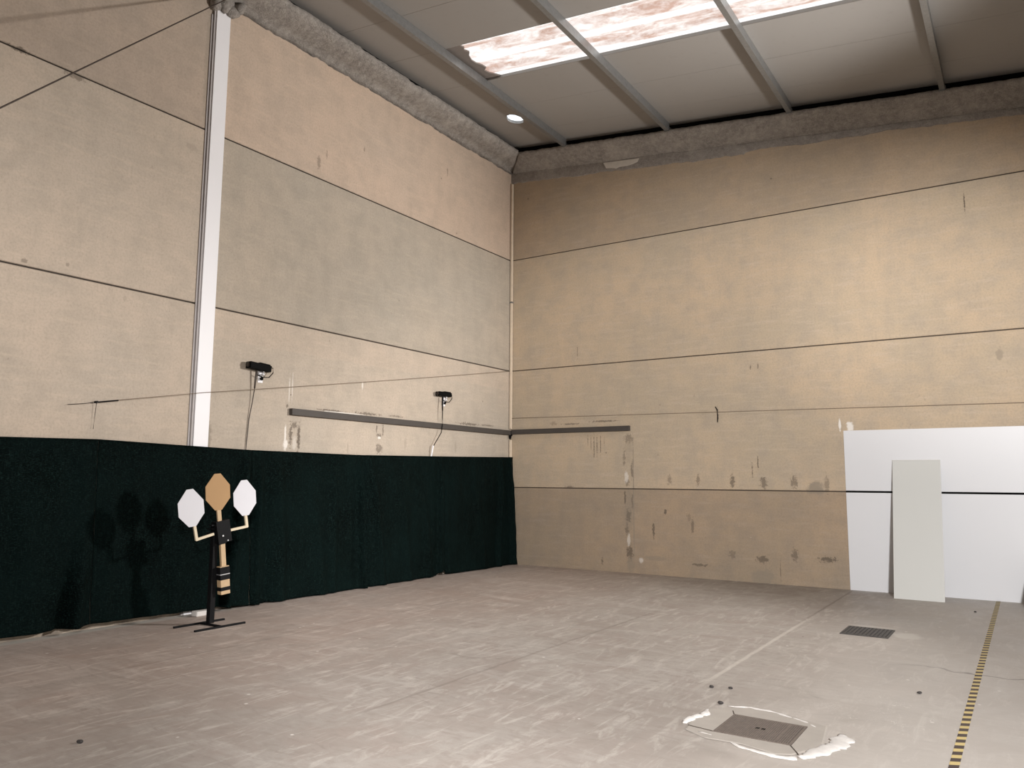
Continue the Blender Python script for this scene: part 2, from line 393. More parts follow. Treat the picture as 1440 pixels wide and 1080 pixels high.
# ragged dark strip standing for the corrugation shadows at the roof light's end
bm = bmesh.new()
yy = SKY[0]; k = 0; prof = []
for y, dx in ((-3.98, .24), (-3.86, .27), (-3.80, .22), (-3.72, .26), (-3.62, .18), (-3.50, .14), (-3.40, .15), (-3.30, .20), (-3.22, .21), (-3.16, .13), (-3.05, .16), (-2.97, .23), (-2.91, .27)):
    prof.append((SX0 + dx + .03, y))
prof = [(SX0 - .05, SKY[0])] + prof + [(SX0 - .05, SKY[1])]
A = [bm.verts.new((x, y, zr(x) + TH + .001)) for x, y in prof]; B = [bm.verts.new((x, y, zr(x) + TH - .02)) for x, y in prof]
bm.faces.new(A); bm.faces.new(B[::-1])
for i in range(len(A)): j = (i + 1) % len(A); bm.faces.new((A[i], A[j], B[j], B[i]))
link('corrugation_shade', bm, simple('shade_grey', (.22, .19, .17), .8), w1)

# purlins: galvanised channels running from the viewer to the back wall
PXS = [(1.42, 'leftmost steel roof purlin, beside the small torn ceiling hole'), (3.42, 'second steel roof purlin from the left wall, crossing the roof light'),
       (5.42, 'third steel roof purlin from the left wall, crossing the roof light'), (7.50, 'rightmost steel roof purlin in view, ending above the back wall')]
PXS += [(9.55, 'steel roof purlin on the right beyond the view'), (11.6, 'farther steel roof purlin on the right beyond the view')]
for x, lab in PXS:
    bm = bmesh.new(); w = .035; t = .006; h = zr(x) - .003 - (7.79 - SL * x)
    z1 = zr(x) - .003; z0 = z1 - h; x0, x1 = x - w, x + w
    zt0, zt1 = zr(x0) - .003, zr(x1) - .003
    poly = [(x1, z0), (x1, zt1), (x0, zt0), (x0, zt0 - .025), (x0 + t, zt0 - .025), (x0 + t, zt0 - t), (x1 - t, zt1 - t), (x1 - t, z0 + t), (x0 + t, z0 + t), (x0 + t, z0 + .02), (x0, z0 + .02), (x0, z0)]
    A = [bm.verts.new((px, -.40, pz)) for px, pz in poly]; B = [bm.verts.new((px, -20.0 if x > 8 else -14.0, pz)) for px, pz in poly]
    bm.faces.new(A); bm.faces.new(B[::-1])
    for i in range(len(A)): j = (i + 1) % len(A); bm.faces.new((A[i], A[j], B[j], B[i]))
    if x > 8: bm.free(); continue
    o = empty('roof_purlin', (x, -.4, z0), lab, 'purlin', 'steel roof purlins')
    bmesh.ops.translate(bm, verts=bm.verts, vec=-o.location)
    link('channel', bm, M_galv, o)
    bm = bmesh.new(); box(bm, x - .05, x + .045, -.43, -.30, z0 - .012, z0 + .002); box(bm, x + .036, x + .046, -.43, -.30, z0 - .012, z0 + .06)
    for yy in (-.40, -.34):
        c = Vector((x - .015, yy, z0 - .014)); bmesh.ops.create_cone(bm, cap_ends=True, segments=6, radius1=.012, radius2=.012, depth=.016, matrix=Matrix.Translation(c))
    bmesh.ops.translate(bm, verts=bm.verts, vec=-o.location)
    link('end_cleat', bm, M_galv, o)

# sprayed fire band under the roof: lumpy swept profile
def ragged_band(prof, along, n, seed, amp=.018):
    """prof: (distance from wall, z) ; along(t, d, z) -> point"""
    bm = bmesh.new(); rows = []
    for k in range(n + 1):
        t = k / n; row = []
        for i, (d, z) in enumerate(prof):
            p = along(t, d, z); q = noise.noise_vector(p * 3.5 + Vector((seed, 0, 0))) * amp + noise.noise_vector(p * 11 + Vector((seed, 5, 0))) * amp * .7
            row.append(bm.verts.new(p + q * (0 if d <= 0 and i in (len(prof) - 1,) else 1)))
        rows.append(row)
    m = len(prof)
    for A, B in zip(rows, rows[1:]):
        for i in range(m): j = (i + 1) % m; bm.faces.new((A[i], B[i], B[j], A[j]))
    bm.faces.new(rows[0]); bm.faces.new(rows[-1][::-1])
    return bm
PR = [(0, 7.55), (.05, 7.60), (.14, 7.625), (.25, 7.66), (.34, 7.70), (.40, 7.74), (.42, 7.78), (.42, 7.86), (.40, 7.868), (.2, 7.868), (-.02, 7.868), (-.02, 7.7)]
def mitre(d): return max(d, 0)
bmL = ragged_band([(0, 7.53), (.03, 7.60), (.14, 7.635), (.25, 7.66), (.34, 7.70), (.40, 7.74), (.42, 7.77), (.42, 7.82), (.40, 7.828), (.2, 7.828), (-.02, 7.828), (-.02, 7.7)],
                  lambda t, d, z: Vector((d, -6.75 - (mitre(d) - 6.75) * t if False else -6.75 + (6.75 - mitre(d)) * t, z - SL * max(d, 0) * .5)), 420, 3)
tag(link('trim_1', bmL, M_verm, smooth=True), 'rough sprayed mortar band along the top of the left wall', 'band', kind='structure')
bmB = ragged_band([(0, 7.545), (.05, 7.555), (.14, 7.60), (.25, 7.65), (.34, 7.70), (.40, 7.735), (.42, 7.765), (.42, 7.80), (.40, 7.808), (.2, 7.808), (-.02, 7.808), (-.02, 7.7)],
                  lambda t, d, z: Vector((mitre(d) + (XR - mitre(d)) * t, -d, z - SL * (mitre(d) + (XR - mitre(d)) * t))), 700, 8, .012)
tag(link('trim_2', bmB, M_verm, smooth=True), 'rough sprayed mortar band along the top of the back wall', 'band', kind='structure')
bm = bmesh.new()  # black strip added to stand for the shaded gap under the roof
def gap_verts(pts):
    A = [bm.verts.new(p) for p in pts]; return A
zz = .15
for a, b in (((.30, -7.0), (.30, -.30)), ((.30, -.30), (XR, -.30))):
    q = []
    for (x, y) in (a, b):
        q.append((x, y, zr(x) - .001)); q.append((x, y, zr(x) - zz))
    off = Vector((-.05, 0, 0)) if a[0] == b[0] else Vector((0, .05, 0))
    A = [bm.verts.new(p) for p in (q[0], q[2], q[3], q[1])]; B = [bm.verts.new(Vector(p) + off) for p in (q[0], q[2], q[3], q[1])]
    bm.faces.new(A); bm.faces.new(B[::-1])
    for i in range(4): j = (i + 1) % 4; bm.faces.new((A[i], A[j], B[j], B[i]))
tag(link('gap_shade_strip', bm, M_blackmatt), 'black strip added for the shaded gap between the mortar bands and the roof', 'strip', kind='structure')
# thin render strip with a ragged lower edge under the back band
bm = bmesh.new(); top0 = 7.535; N = 420; rows = []
for k in range(N + 1):
    x = .0 + 11.0 * k / N; zt = top0 - SL * x + .02
    w = .20 if x < 4.6 else .17; w -= .07 * max(0, min(1, (x - 3.2) / 4.0))
    zb = zt - w + .035 * noise.noise(Vector((x * 1.7, 0, 2))) + .02 * noise.noise(Vector((x * 9, 4, 1)))
    rows.append([bm.verts.new(c) for c in ((x, .005, zb), (x, -.016, zb + .012), (x, -.022, (zb + zt) / 2), (x, -.022, zt), (x, .005, zt))])
for A, B in zip(rows, rows[1:]):
    for i in range(5): j = (i + 1) % 5; bm.faces.new((A[i], B[i], B[j], A[j]))
bm.faces.new(rows[0]); bm.faces.new(rows[-1][::-1])
strip = tag(link('trim_3', bm, M_mortar, smooth=False), 'thin ragged render strip under the back mortar band', 'strip', kind='structure')
bm = bmesh.new(); pts = [(2.02, 7.325), (2.08, 7.21), (2.2, 7.19), (2.28, 7.16), (2.34, 7.18), (2.48, 7.165), (2.62, 7.175), (2.70, 7.195), (2.73, 7.255), (2.60, 7.265), (2.3, 7.295)]
prism(bm, [(-.022 - .006, 0)] and [(x, z) for x, z in pts], 1, -.030, -.018)
link('pale_patch', bm, M_putty, strip)

# white pilaster strip on the left wall
o = empty('white_pilaster', (0, -6.69, 1.2), 'tall narrow white pilaster rising from behind the netting on the left wall', 'pilaster')
bm = bmesh.new(); box(bm, .002, .045, -.099, .099, -1.2, 6.19, 0, .004); link('facing', bm, M_white, o)
bm = bmesh.new(); box(bm, .002, .03, -.125, -.0995, -1.2, 6.2); box(bm, .002, .012, -.15, -.125, -.9, 6.1); link('side_flashing', bm, simple('grey_flashing', (.40, .37, .36), .6), o)
bm = bmesh.new()
for k in range(22):
    a = Matrix.Translation(Vector((random.uniform(.02, .10), random.uniform(-.16, .22), 6.22 + random.uniform(0, .18))))
    bmesh.ops.create_icosphere(bm, subdivisions=2, radius=random.uniform(.05, .09), matrix=a)
for v in bm.verts:
    v.co += noise.noise_vector(v.co * 14) * .03; v.co.x = max(.003, v.co.x)
link('mortar_head', bm, M_verm, o, smooth=True)

# cream strip in the corner
o = empty('corner_strip', (.035, -.035, 1.0), 'thin cream vertical strip running up the corner of the two walls', 'strip')
for z0, z1 in ((0, 1.30), (1.50, 3.94), (3.96, 6.33)):
    bm = bmesh.new(); box(bm, -.022, .022, -.022, .022, z0 - (1.0 if z0 == 0 else 0), z1, 0, .008); link('strip_length', bm, M_cream, o)
bm = bmesh.new(); box(bm, -.026, .026, -.026, .026, 3.935, 3.965); link('sleeve', bm, M_galv, o)

# steel ledgers at door height
o = empty('steel_ledger', (0, -2.7, 2.39), 'dark grey steel channel fixed along the left wall above the netting', 'channel', 'steel channels of a removed partition')
bm = bmesh.new()
prism(bm, [(0, 0), (.065, 0), (.065, .085), (.058, .085), (.058, .007), (.0, .007)], 1, -2.65, 2.64)
link('channel', bm, M_channel, o)
bm = bmesh.new(); prism(bm, [(.001, .006), (.058, .006), (.058, .085), (.001, .085)], 1, -2.65, -2.643); link('end_plate', bm, M_channel, o)
o = empty('steel_ledger', (1.27, 0, 2.405), 'dark grey steel channel fixed along the back wall from the corner', 'channel', 'steel channels of a removed partition')
bm = bmesh.new()
prism(bm, [(0, 0), (-.065, 0), (-.065, .085), (-.058, .085), (-.058, .007), (.0, .007)], 0, -1.20, 1.215)
link('channel', bm, M_channel, o)
bm = bmesh.new(); prism(bm, [(-.001, .006), (-.058, .006), (-.058, .085), (-.001, .085)], 0, 1.208, 1.215); link('end_plate', bm, M_channel, o)
bm = bmesh.new(); box(bm, -1.245, -1.20, -.075, -.03, -.03, .06); prism(bm, [(-1.25, -.03), (-1.195, -.03), (-1.21, -.09), (-1.24, -.09)], 1, -.085, -.06); link('corner_bracket', bm, M_black, o)

# ------------------------------------------------------------------ cords and cables
CAB_A = (3.443, -14.034, .0)
bm = bmesh.new(); tube(bm, sag(CAB_A, (.20, -6.80, 7.44), 0.0, 6), .007, 6)
o = tag(link('tie_cable', bm, M_wire, smooth=True), 'dark cable slanting down from the pilaster head across the upper left wall', 'cable')
bm = bmesh.new(); tube(bm, sag((.03, -7.95, 2.335), (.06, -6.69, 2.555), 0, 3) + sag((.06, -6.69, 2.555), (.03, -.10, 3.605), .01, 14)[1:], .0045, 6)
o = tag(link('taut_cord', bm, M_twine, smooth=True), 'thin brown cord stretched across the left wall up to the corner', 'cord')
bm = bmesh.new(); tube(bm, [(.0, -7.95, 2.335), (.05, -7.95, 2.335)], .012, 8); tube(bm, [(.035, -7.96, 2.33), (.035, -7.86, 2.348), (.035, -7.72, 2.372)], .009, 6); tube(bm, [(.03, -7.95, 2.33), (.025, -7.955, 2.2), (.02, -7.96, 2.05)], .0025, 5); tube(bm, [(.03, -7.96, 2.33), (.025, -8.10, 2.305), (.02, -8.24, 2.285)], .003, 5)
link('hook', bm, M_black, o)
bm = bmesh.new(); tube(bm, sag((.06, -.03, 2.71), (9.4, -.03, 2.60), .0, 12), .0045, 6)
o = tag(link('taut_cord', bm, simple('faded_cord', (.27, .215, .16), .8), smooth=True), 'thin faded cord stretched level across the back wall above the white sheets', 'cord')
bm = bmesh.new(); tube(bm, [(4.0, -.02, 2.75), (4.03, -.035, 2.70), (4.04, -.035, 2.60), (4.03, -.02, 2.50)], .008, 6); link('hook', bm, M_black, o)

# ------------------------------------------------------------------ wall cameras
def wall_camera(loc, label, cable, clip=None, ln=.32, tilt=0.0, h=.085):
    o = empty('wall_camera', loc, label, 'camera', 'black wall cameras')
    R = Matrix.Rotation(tilt, 4, 'X')
    bm = bmesh.new(); box(bm, -.05, .05, -ln / 2, ln / 2, -h / 2, h / 2, 0, .008, R); box(bm, -.045, .045, -.02, ln / 2 - .02, h / 2 - .004, h / 2 + .012, 0, .004, R)
    link('housing', bm, M_blackmatt, o)
    bm = bmesh.new(); bmesh.ops.create_cone(bm, cap_ends=True, segments=18, radius1=.032, radius2=.026, depth=.02, matrix=R @ Matrix.Translation((0, -ln / 2 - .008, 0)) @ Matrix.Rotation(math.pi / 2, 4, 'X'))
    link('lens', bm, simple('lens_glass', (.01, .005, .004), .15), o)
    bm = bmesh.new(); box(bm, -loc[0], -loc[0] + .012, .04, .12, -.19, -.03, 0, .004); tube(bm, [(-loc[0] + .01, .08, -.10), (-.06, .08, -.10), (0, .08, -.085), (0, .08, -h / 2 + .004)], .018, 10)
    link('bracket', bm, M_white, o, smooth=False)
    bm = bmesh.new(); bmesh.ops.create_uvsphere(bm, u_segments=12, v_segments=8, radius=.022, matrix=Matrix.Translation((-.03, .075, -.14))); link('knob', bm, M_blackmatt, o, smooth=True)
    bm = bmesh.new(); tube(bm, [(0, ln / 2 - .01, .02), (.01, ln / 2 + .05, .01), (.01, ln / 2 + .055, -.05), (.0, ln / 2, -.115), (0, .07, -.125), (0, -.02, -.10), (0, -.03, -.05)], .006, 6); link('loose_lead', bm, M_blackmatt, o, smooth=True)
    bm = bmesh.new(); pts = [Vector(c) - Vector(loc) for c in cable]
    tube(bm, pts[:3], [.012, .012, .010], 8); tube(bm, pts[2:], .0065, 6)
    link('power_cable', bm, simple('cable_grey', (.07, .055, .045), .6) if clip is None else M_blackmatt, o, smooth=True)
    if clip:
        bm = bmesh.new(); tube(bm, [Vector(c) - Vector(loc) for c in clip], .014, 6); link('cable_sleeve', bm, M_white, o)
    return o
wall_camera((.072, -5.93, 2.955), 'black box camera on the left wall, nearer the white pilaster', [(.07, -5.96, 2.91), (.055, -5.96, 2.79), (.045, -5.96, 2.68), (.03, -5.97, 2.52), (.016, -6.0, 2.3), (.014, -6.02, 2.0), (.014, -6.03, 1.7)], None, .33, math.radians(-4), .085)
wall_camera((.072, -2.14, 2.965), 'black box camera on the left wall, nearer the corner', [(.075, -2.17, 2.92), (.08, -2.18, 2.80), (.09, -2.185, 2.69), (.085, -2.18, 2.56), (.08, -2.17, 2.44), (.08, -2.20, 2.32), (.05, -2.37, 2.08), (.04, -2.40, 1.7)], [(.055, -2.375, 2.10), (.035, -2.40, 1.88)], .32, 0, .072)

# ------------------------------------------------------------------ green netting screen
def top_z(y):
    P = [(-12, 1.90), (-8.9, 1.925), (-7.93, 1.945), (-6.02, 1.90), (-4.09, 1.895), (-2.1, 1.93), (-.0, 1.975)]
    for (a, za), (b, zb) in zip(P, P[1:]):
        if a <= y <= b: return za + (zb - za) * (y - a) / (b - a)
    return 1.92
def hem_z(y):
    P = [(-12, .06), (-8.7, .065), (-8.1, .065), (-7.9, .075), (-7.3, .065), (-6.75, .055), (-6.4, .05), (-6.0, .02), (-5.2, .015), (-4.2, .012), (-3.0, .012), (-2.35, .02), (-2.17, .10), (-2.08, .02), (-1, .012), (0, .012)]
    for (a, za), (b, zb) in zip(P, P[1:]):
        if a <= y <= b: return za + (zb - za) * (y - a) / (b - a)
    return .02
def gauss(d, w): return math.exp(-(d / w) ** 2)
FOLDS = [(-7.86, -8.10, .075, .085, .55), (-8.02, -8.22, .05, -.05, .5), (-7.72, -7.75, .05, .02, .4), (-6.02, -6.34, .05, .085, .0), (-6.16, -6.42, .05, -.04, .1), (-5.86, -5.90, .05, .07, 0), (-5.72, -5.70, .045, -.035, .05), (-5.55, -5.5, .09, .05, 0),
         (-4.10, -4.02, .04, .085, 0), (-4.0, -3.9, .04, -.04, 0), (-3.85, -3.6, .07, .06, 0), (-3.2, -3.0, .08, .03, .2), (-2.19, -2.24, .035, .07, 0), (-2.06, -2.05, .035, -.03, 0), (-.38, -.55, .05, .06, 0), (-.12, -.1, .04, .07, 0),
         (-8.6, -8.5, .12, .03, .3), (-6.75, -7.0, .09, .03, .3), (-5.0, -4.8, .09, .035, .2), (-4.55, -4.6, .05, .03, .1), (-1.2, -1.0, .1, .03, .2), (-2.7, -2.5, .07, .04, .3), (-9.3, -9.2, .1, .03, .2)]
def net(name, y0, y1, base, label, seed):
    o = empty('netting_screen', ((base), (y0 + y1) / 2, 0), label, 'netting', 'dark green netting screens')
    nx, nz = max(12, int((y1 - y0) / .025)), 60
    bm = bmesh.new(); g = []
    for i in range(nx + 1):
        y = y0 + (y1 - y0) * i / nx; row = []
        zt, zb = top_z(y), hem_z(y)
        for k in range(nz + 1):
            s = k / nz; z = zt + (zb - zt) * s
            x = base + .06 * s
            for ya, yb, w, a, s0 in FOLDS:
                c = ya + (yb - ya) * s
                if abs(y - c) < 4 * w: x += 1.3 * a * gauss(y - c, w) * max(0, min(1, (s - s0) * 3 + .15))
            x += .03 * s * noise.noise(Vector((y * 2.2, s * .7, 1))) + .022 * min(1, s * 4 + .2) * noise.noise(Vector((y * 6, s * 2.0, 5))) + .007 * noise.noise(Vector((y * 15, s * 12, 10)))
            if s > .93: x += .02 * (s - .93) / .07
            x = max(x, .012)
            row.append(bm.verts.new((x - base, y - o.location.y, z)))
        g.append(row)
    for A, B in zip(g, g[1:]):
        for k in range(nz): bm.faces.new((A[k], A[k + 1], B[k + 1], B[k]))
    c = link('net_cloth', bm, M_net, o, smooth=True, recalc=False)
    so = c.modifiers.new('thick', 'SOLIDIFY'); so.thickness = .004; so.offset = 0
    # rolled hems at the top and at the floor
    bm = bmesh.new(); tube(bm, [(row[0].co if False else Vector((0.004, y0 + (y1 - y0) * i / 20 - o.location.y, top_z(y0 + (y1 - y0) * i / 20) - .012))) for i, row in enumerate(g[:21])] if len(g) > 21 else [(0, 0, 0), (0, .1, 0)], .009, 6)
    link('top_hem', bm, M_net, o, smooth=True)
    return o
net('a', -11.5, -7.923, .070, 'leftmost dark green netting screen, running out of the left of the picture', 1)
net('b', -7.919, -5.983, .070, 'dark green netting screen directly behind the octagonal targets', 2)
net('c', -5.979, -2.143, .070, 'widest dark green netting screen, between the targets and the far panel', 3)
net('d', -2.139, -.02, .070, 'dark green netting screen at the far end, reaching the corner', 4)

# ------------------------------------------------------------------ swinging target stand
o = empty('target_stand', (.80, -6.98, 0), 'black stand holding three octagonal card targets before the green netting', 'target stand')
L0 = Vector(o.location)
def q(x, y, z): return Vector((x, y, z)) - L0
for xa, lab in ((.68, None), (1.03, None)):
    bm = bmesh.new(); box(bm, xa - .012 - L0.x, xa + .012 - L0.x, -7.336 - L0.y, -6.722 - L0.y, 0, .02, 0, .002); link('base_bar', bm, M_black, o)
bm = bmesh.new(); box(bm, .692 - L0.x, 1.018 - L0.x, -.015 - .04, .015 - .04, 0, .02, 0, .002); link('cross_bar', bm, M_black, o)
bm = bmesh.new(); box(bm, -.03, .03, -.03 - .01, .03 - .01, .0205, 1.08, 0, .004); link('post', bm, M_black, o)
bm = bmesh.new(); box(bm, .03, .085, -.035, .025, .92, 1.02); box(bm, -.035, .05, -.085, -.02, .95, .97, 0); box(bm, -.035, .05, -.085, -.02, 1.0, 1.015, 0); box(bm, .02, .07, -.10, -.02, 1.04, 1.055)
link('bearing_clamp', bm, M_black, o)
for a, r in ((q(.905, -6.965, .935), .010), (q(.905, -6.90, .885), .008)):
    bm = bmesh.new(); tube(bm, [a, a + Vector((.01, 0, 0))], r, 8); link('bolt', bm, M_ring, o)
# swinger, leaning a little; its face is turned towards the viewer
TW = math.radians(-6)
def sw(dy, z, dx=0.0):
    """point of the swinger: dy along the face, z height, dx out of the face"""
    return Vector((.86 + dx * math.cos(TW) - dy * math.sin(TW), -6.94 + dy * math.cos(TW) + dx * math.sin(TW), z)) - L0
def bar(bm, a, b, w, t, d0=0.0, mi=0):
    (ya, za), (yb, zb) = a, b; L = math.hypot(yb - ya, zb - za); ny, nz = -(zb - za) / L * w, (yb - ya) / L * w
    P = [(ya + ny, za + nz), (yb + ny, zb + nz), (yb - ny, zb - nz), (ya - ny, za - nz)]
    A = [bm.verts.new(sw(y, z, d0)) for y, z in P]; B = [bm.verts.new(sw(y, z, d0 + t)) for y, z in P]
    bm.faces.new(A).material_index = mi; bm.faces.new(B[::-1]).material_index = mi
    for i in range(4): j = (i + 1) % 4; bm.faces.new((A[i], A[j], B[j], B[i])).material_index = mi
bm = bmesh.new(); bar(bm, (-.025, 1.095), (.02, .865), .078, .07, -.025); bar(bm, (-.01, .875), (-.005, .845), .042, .04, -.01); link('pivot_block', bm, M_black, o)
bm = bmesh.new(); bar(bm, (-.075, 1.30), (-.045, 1.09), .022, .022, .0); link('centre_stick', bm, M_wood, o)
bm = bmesh.new(); bar(bm, (-.002, .85), (.028, .58), .026, .035, -.006); link('pendulum_rod', bm, M_wood, o)
cw = None
bm = bmesh.new(); bar(bm, (.022, .612), (.052, .318), .052, .075, -.03); cw = link('counterweight', bm, M_wood, o)
for (za, zb, mt, nm) in ((.604, .532, M_black, 'tape_band'), (.522, .470, M_black, 'tape_band'), (.394, .356, M_black, 'tape_band'), (.5315, .5225, M_ring, 'steel_ring')):
    f = lambda z: .022 + (.612 - z) / (.612 - .318) * .03
    bm = bmesh.new(); bar(bm, (f(za), za), (f(zb), zb), .056, .083, -.034); b_ = link(nm, bm, mt, cw)
# arms
bm = bmesh.new(); bar(bm, (-.105, .957), (-.305, .905), .013, .022); bar(bm, (-.295, .900), (-.345, 1.12), .014, .022, .001); link('side_arm', bm, M_woodp, o)
bm = bmesh.new(); bar(bm, (.065, .985), (.295, 1.022), .013, .022); bar(bm, (.288, 1.012), (.250, 1.22), .014, .022, .001); bar(bm, (.068, 1.02), (.075, .975), .012, .026, -.002); link('side_arm', bm, M_woodp, o)
def octa(cy, cz, mat, lab, rot, dx, wx=1.0):
    bm = bmesh.new(); P = [(-.036, .195), (.036, .195), (.142 * wx, .065), (.142 * wx, -.075), (.040, -.195), (-.040, -.195), (-.142 * wx, -.075), (-.142 * wx, .065)]
    c, s = math.cos(rot), math.sin(rot); P = [(cy + y * c - z * s, cz + y * s + z * c) for y, z in P]
    A = [bm.verts.new(sw(y, z, dx)) for y, z in P]; B = [bm.verts.new(sw(y, z, dx + .005)) for y, z in P]
    bm.faces.new(A); bm.faces.new(B[::-1])
    for i in range(8): j = (i + 1) % 8; bm.faces.new((A[i], A[j], B[j], B[i]))
    t = link('target_plate', bm, mat, o); t['label'] = lab
    return t
octa(-.090, 1.402, M_card, 'brown octagonal card target in the middle', math.radians(5), .024)
octa(-.385, 1.238, M_cardw, 'white octagonal card target on the left arm', math.radians(8), .026)
octa(.235, 1.335, M_cardw, 'white octagonal card target on the right arm', math.radians(6), .026, .97)

# ------------------------------------------------------------------ boards on and against the back wall
bm = bmesh.new(); box(bm, 5.925, 11.5, -.014, -.0005, 1.425, 2.305, 0, .002)
tag(link('wall_sheet', bm, [M_sheet]), 'upper white sheet fixed flat on the back wall above the black joint', 'sheet', 'white sheets on the back wall')
bm = bmesh.new(); box(bm, 5.925, 11.5, -.014, -.0005, .0, 1.397, 0, .002)
tag(link('wall_sheet', bm, [M_sheet]), 'lower white sheet on the back wall standing on the floor', 'sheet', 'white sheets on the back wall')
bm = bmesh.new(); box(bm, 5.925, 11.5, -.009, -.0005, 1.397, 1.425)
tag(link('joint_strip', bm, [M_blackmatt]), 'thin black strip between the two white wall sheets', 'strip')
# leaning board
Wb, Hb, Tb = .60, 1.935, .02
o = empty('leaning_board', (6.865, -.555, 0), 'tall off-white board leaning against the white wall sheets', 'board')
ang = math.atan2(.53, 1.9)
R = Matrix.Rotation(-ang, 4, 'X')
bm = bmesh.new(); box(bm, -Wb / 2, Wb / 2, 0, Tb, 0, Hb - .004, 0, .002, R); link('panel', bm, M_lean, o)
bm = bmesh.new(); box(bm, Wb / 2, Wb / 2 + .005, -.001, Tb + .001, 0.004, Hb + .003, 0, 0, R); link('edge_band', bm, M_edge, o)
bm = bmesh.new(); box(bm, -Wb / 2, Wb / 2, -.001, Tb + .001, Hb - .0035, Hb + .004, 0, 0, R); link('edge_band', bm, M_edge, o)

o = empty('leaning_board', (8.75, -1.10, 0), 'unseen low board added beyond the picture edge to cast a shadow on the white wall sheets', 'board')  # unseen board, put here so its shadow falls on the white sheets
R = Matrix.Rotation(-math.atan2(1.085, .57), 4, 'X')
bm = bmesh.new(); box(bm, -.63, .63, 0, .018, 0.0, 1.21, 0, .002, R)
mz = min(v.co.z for v in bm.verts)
for v in bm.verts: v.co.z -= mz
link('panel', bm, M_lean, o)
# ------------------------------------------------------------------ floor drains, tape, bits
def drain(x0, x1, y0, y1, label, mat, bars, frame=.018, collar=False):
    cx, cy = (x0 + x1) / 2, (y0 + y1) / 2
    o = empty('drain_cover', (cx, cy, 0), label, 'drain cover', 'floor drain covers')
    w, h = (x1 - x0) / 2, (y1 - y0) / 2
    if collar:
        bm = bmesh.new()
        outer = [(-.235, -.36), (-.02, -.345), (.20, -.41), (.28, -.37), (.40, -.14), (.34, .30), (.18, .36), (-.05, .47), (-.20, .44), (-.42, .26), (-.46, .05), (-.40, -.26)]
        n = len(outer); O = [bm.verts.new((a, b, .002)) for a, b in outer]; T = [bm.verts.new((a * .97, b * .97, .006)) for a, b in outer]
        I = [bm.verts.new((a, b, .006)) for a, b in ((-w - .004, -h - .004), (w + .004, -h - .004), (w + .004, h + .004), (-w - .004, h + .004))]
        J = [bm.verts.new((a, b, .0005)) for a, b in ((-w - .004, -h - .004), (w + .004, -h - .004), (w + .004, h + .004), (-w - .004, h + .004))]
        es = [bm.edges.new((T[i], T[(i + 1) % n])) for i in range(n)] + [bm.edges.new((I[i], I[(i + 1) % 4])) for i in range(4)]
        bmesh.ops.triangle_fill(bm, edges=es, use_beauty=True)
        for i in range(n): bm.faces.new((O[i], O[(i + 1) % n], T[(i + 1) % n], T[i]))
        for i in range(4): bm.faces.new((I[i], I[(i + 1) % 4], J[(i + 1) % 4], J[i]))
        link('concrete_collar', bm, M_collar, o)
        for a, b in (((w, -h), (w + .075, -h - .13)), ((-w, h), (-w - .03, h + .07)), ((-w, -h), (-w - .17, -h + .03))):
            bm = bmesh.new(); tube(bm, [(a[0], a[1], .006), (b[0], b[1], .006)], .004, 5); link('collar_crack', bm, M_joint, o)
    bm = bmesh.new(); zt = .008
    for a in ((-w, w, -h, -h + frame), (-w, w, h - frame, h), (-w, -w + frame, -h + frame, h - frame), (w - frame, w, -h + frame, h - frame)): box(bm, *a, 0, zt)
    link('frame', bm, M_iron if mat is M_iron else M_irond, o)
    bm = bmesh.new(); box(bm, -w + frame, w - frame, -h + frame, h - frame, 0, .002); link('pan', bm, M_black if mat is M_iron else mat, o)
    bm = bmesh.new(); iw = w - frame - .004
    for k in range(bars):
        c = -iw + (k + .5) * 2 * iw / bars; t = iw / bars * .62
        box(bm, c - t, c + t, -h + frame + .004, h - frame - .004, .001, .0085)
    if mat is M_iron:
        box(bm, -.03, -.006, -.012, .012, .008, .0095, 1); box(bm, .006, .03, -.012, .012, .008, .0095, 1); box(bm, w - .10, w - .088, -h + .02, h - .02, .002, .0105)
    link('grate', bm, [mat, M_black], o)
    return o
d1 = drain(6.43, 6.90, -7.445, -7.015, 'cast iron drain grate in the foreground floor with a mortar collar', M_iron, 34, .016, True)
drain(6.45, 6.905, -3.60, -3.10, 'smaller looking dark drain grate farther back near the white boards', M_irond, 11, .02)
# expanding foam squeezed out round the collar
def bead(name, pts, rad, zf, label, wide=1.0):
    bm = bmesh.new(); seg = 10; P = []
    for i in range(len(pts) - 1):
        a, b = Vector((*pts[i], 0)), Vector((*pts[i + 1], 0)); n = max(2, int((b - a).length / .02))
        for k in range(n): P.append((a.lerp(b, k / n), rad[i] + (rad[i + 1] - rad[i]) * k / n))
    rings = []
    for i, (p, r) in enumerate(P):
        t = (P[min(i + 1, len(P) - 1)][0] - P[max(0, i - 1)][0]).normalized(); s = Vector((-t.y, t.x, 0))
        r = r * (1 + .6 * noise.noise(p * 16) + .35 * noise.noise(p * 45)); wob = s * .014 * noise.noise(p * 12 + Vector((3, 3, 3)))
        rings.append([bm.verts.new(p + wob + s * math.cos(a) * r + Vector((0, 0, .001 + max(0, math.sin(a)) * min(r * .55, zf)))) for a in [math.pi * j / (seg - 1) for j in range(seg)]])
    for A, B in zip(rings, rings[1:]):
        for j in range(seg): f = bm.faces.new((A[j], B[j], B[(j + 1) % seg], A[(j + 1) % seg]))
    bm.faces.new(rings[0]); bm.faces.new(rings[-1][::-1])
    bmesh.ops.translate(bm, verts=bm.verts, vec=-d1.location)
    return link(name, bm, M_foam, d1, smooth=True)
bead('foam_bead', [(6.24, -6.99), (6.27, -7.12), (6.235, -7.23), (6.215, -7.33), (6.23, -7.40)], [.012, .028, .030, .030, .010], .02, 'short thick white foam bead left of the foreground drain')
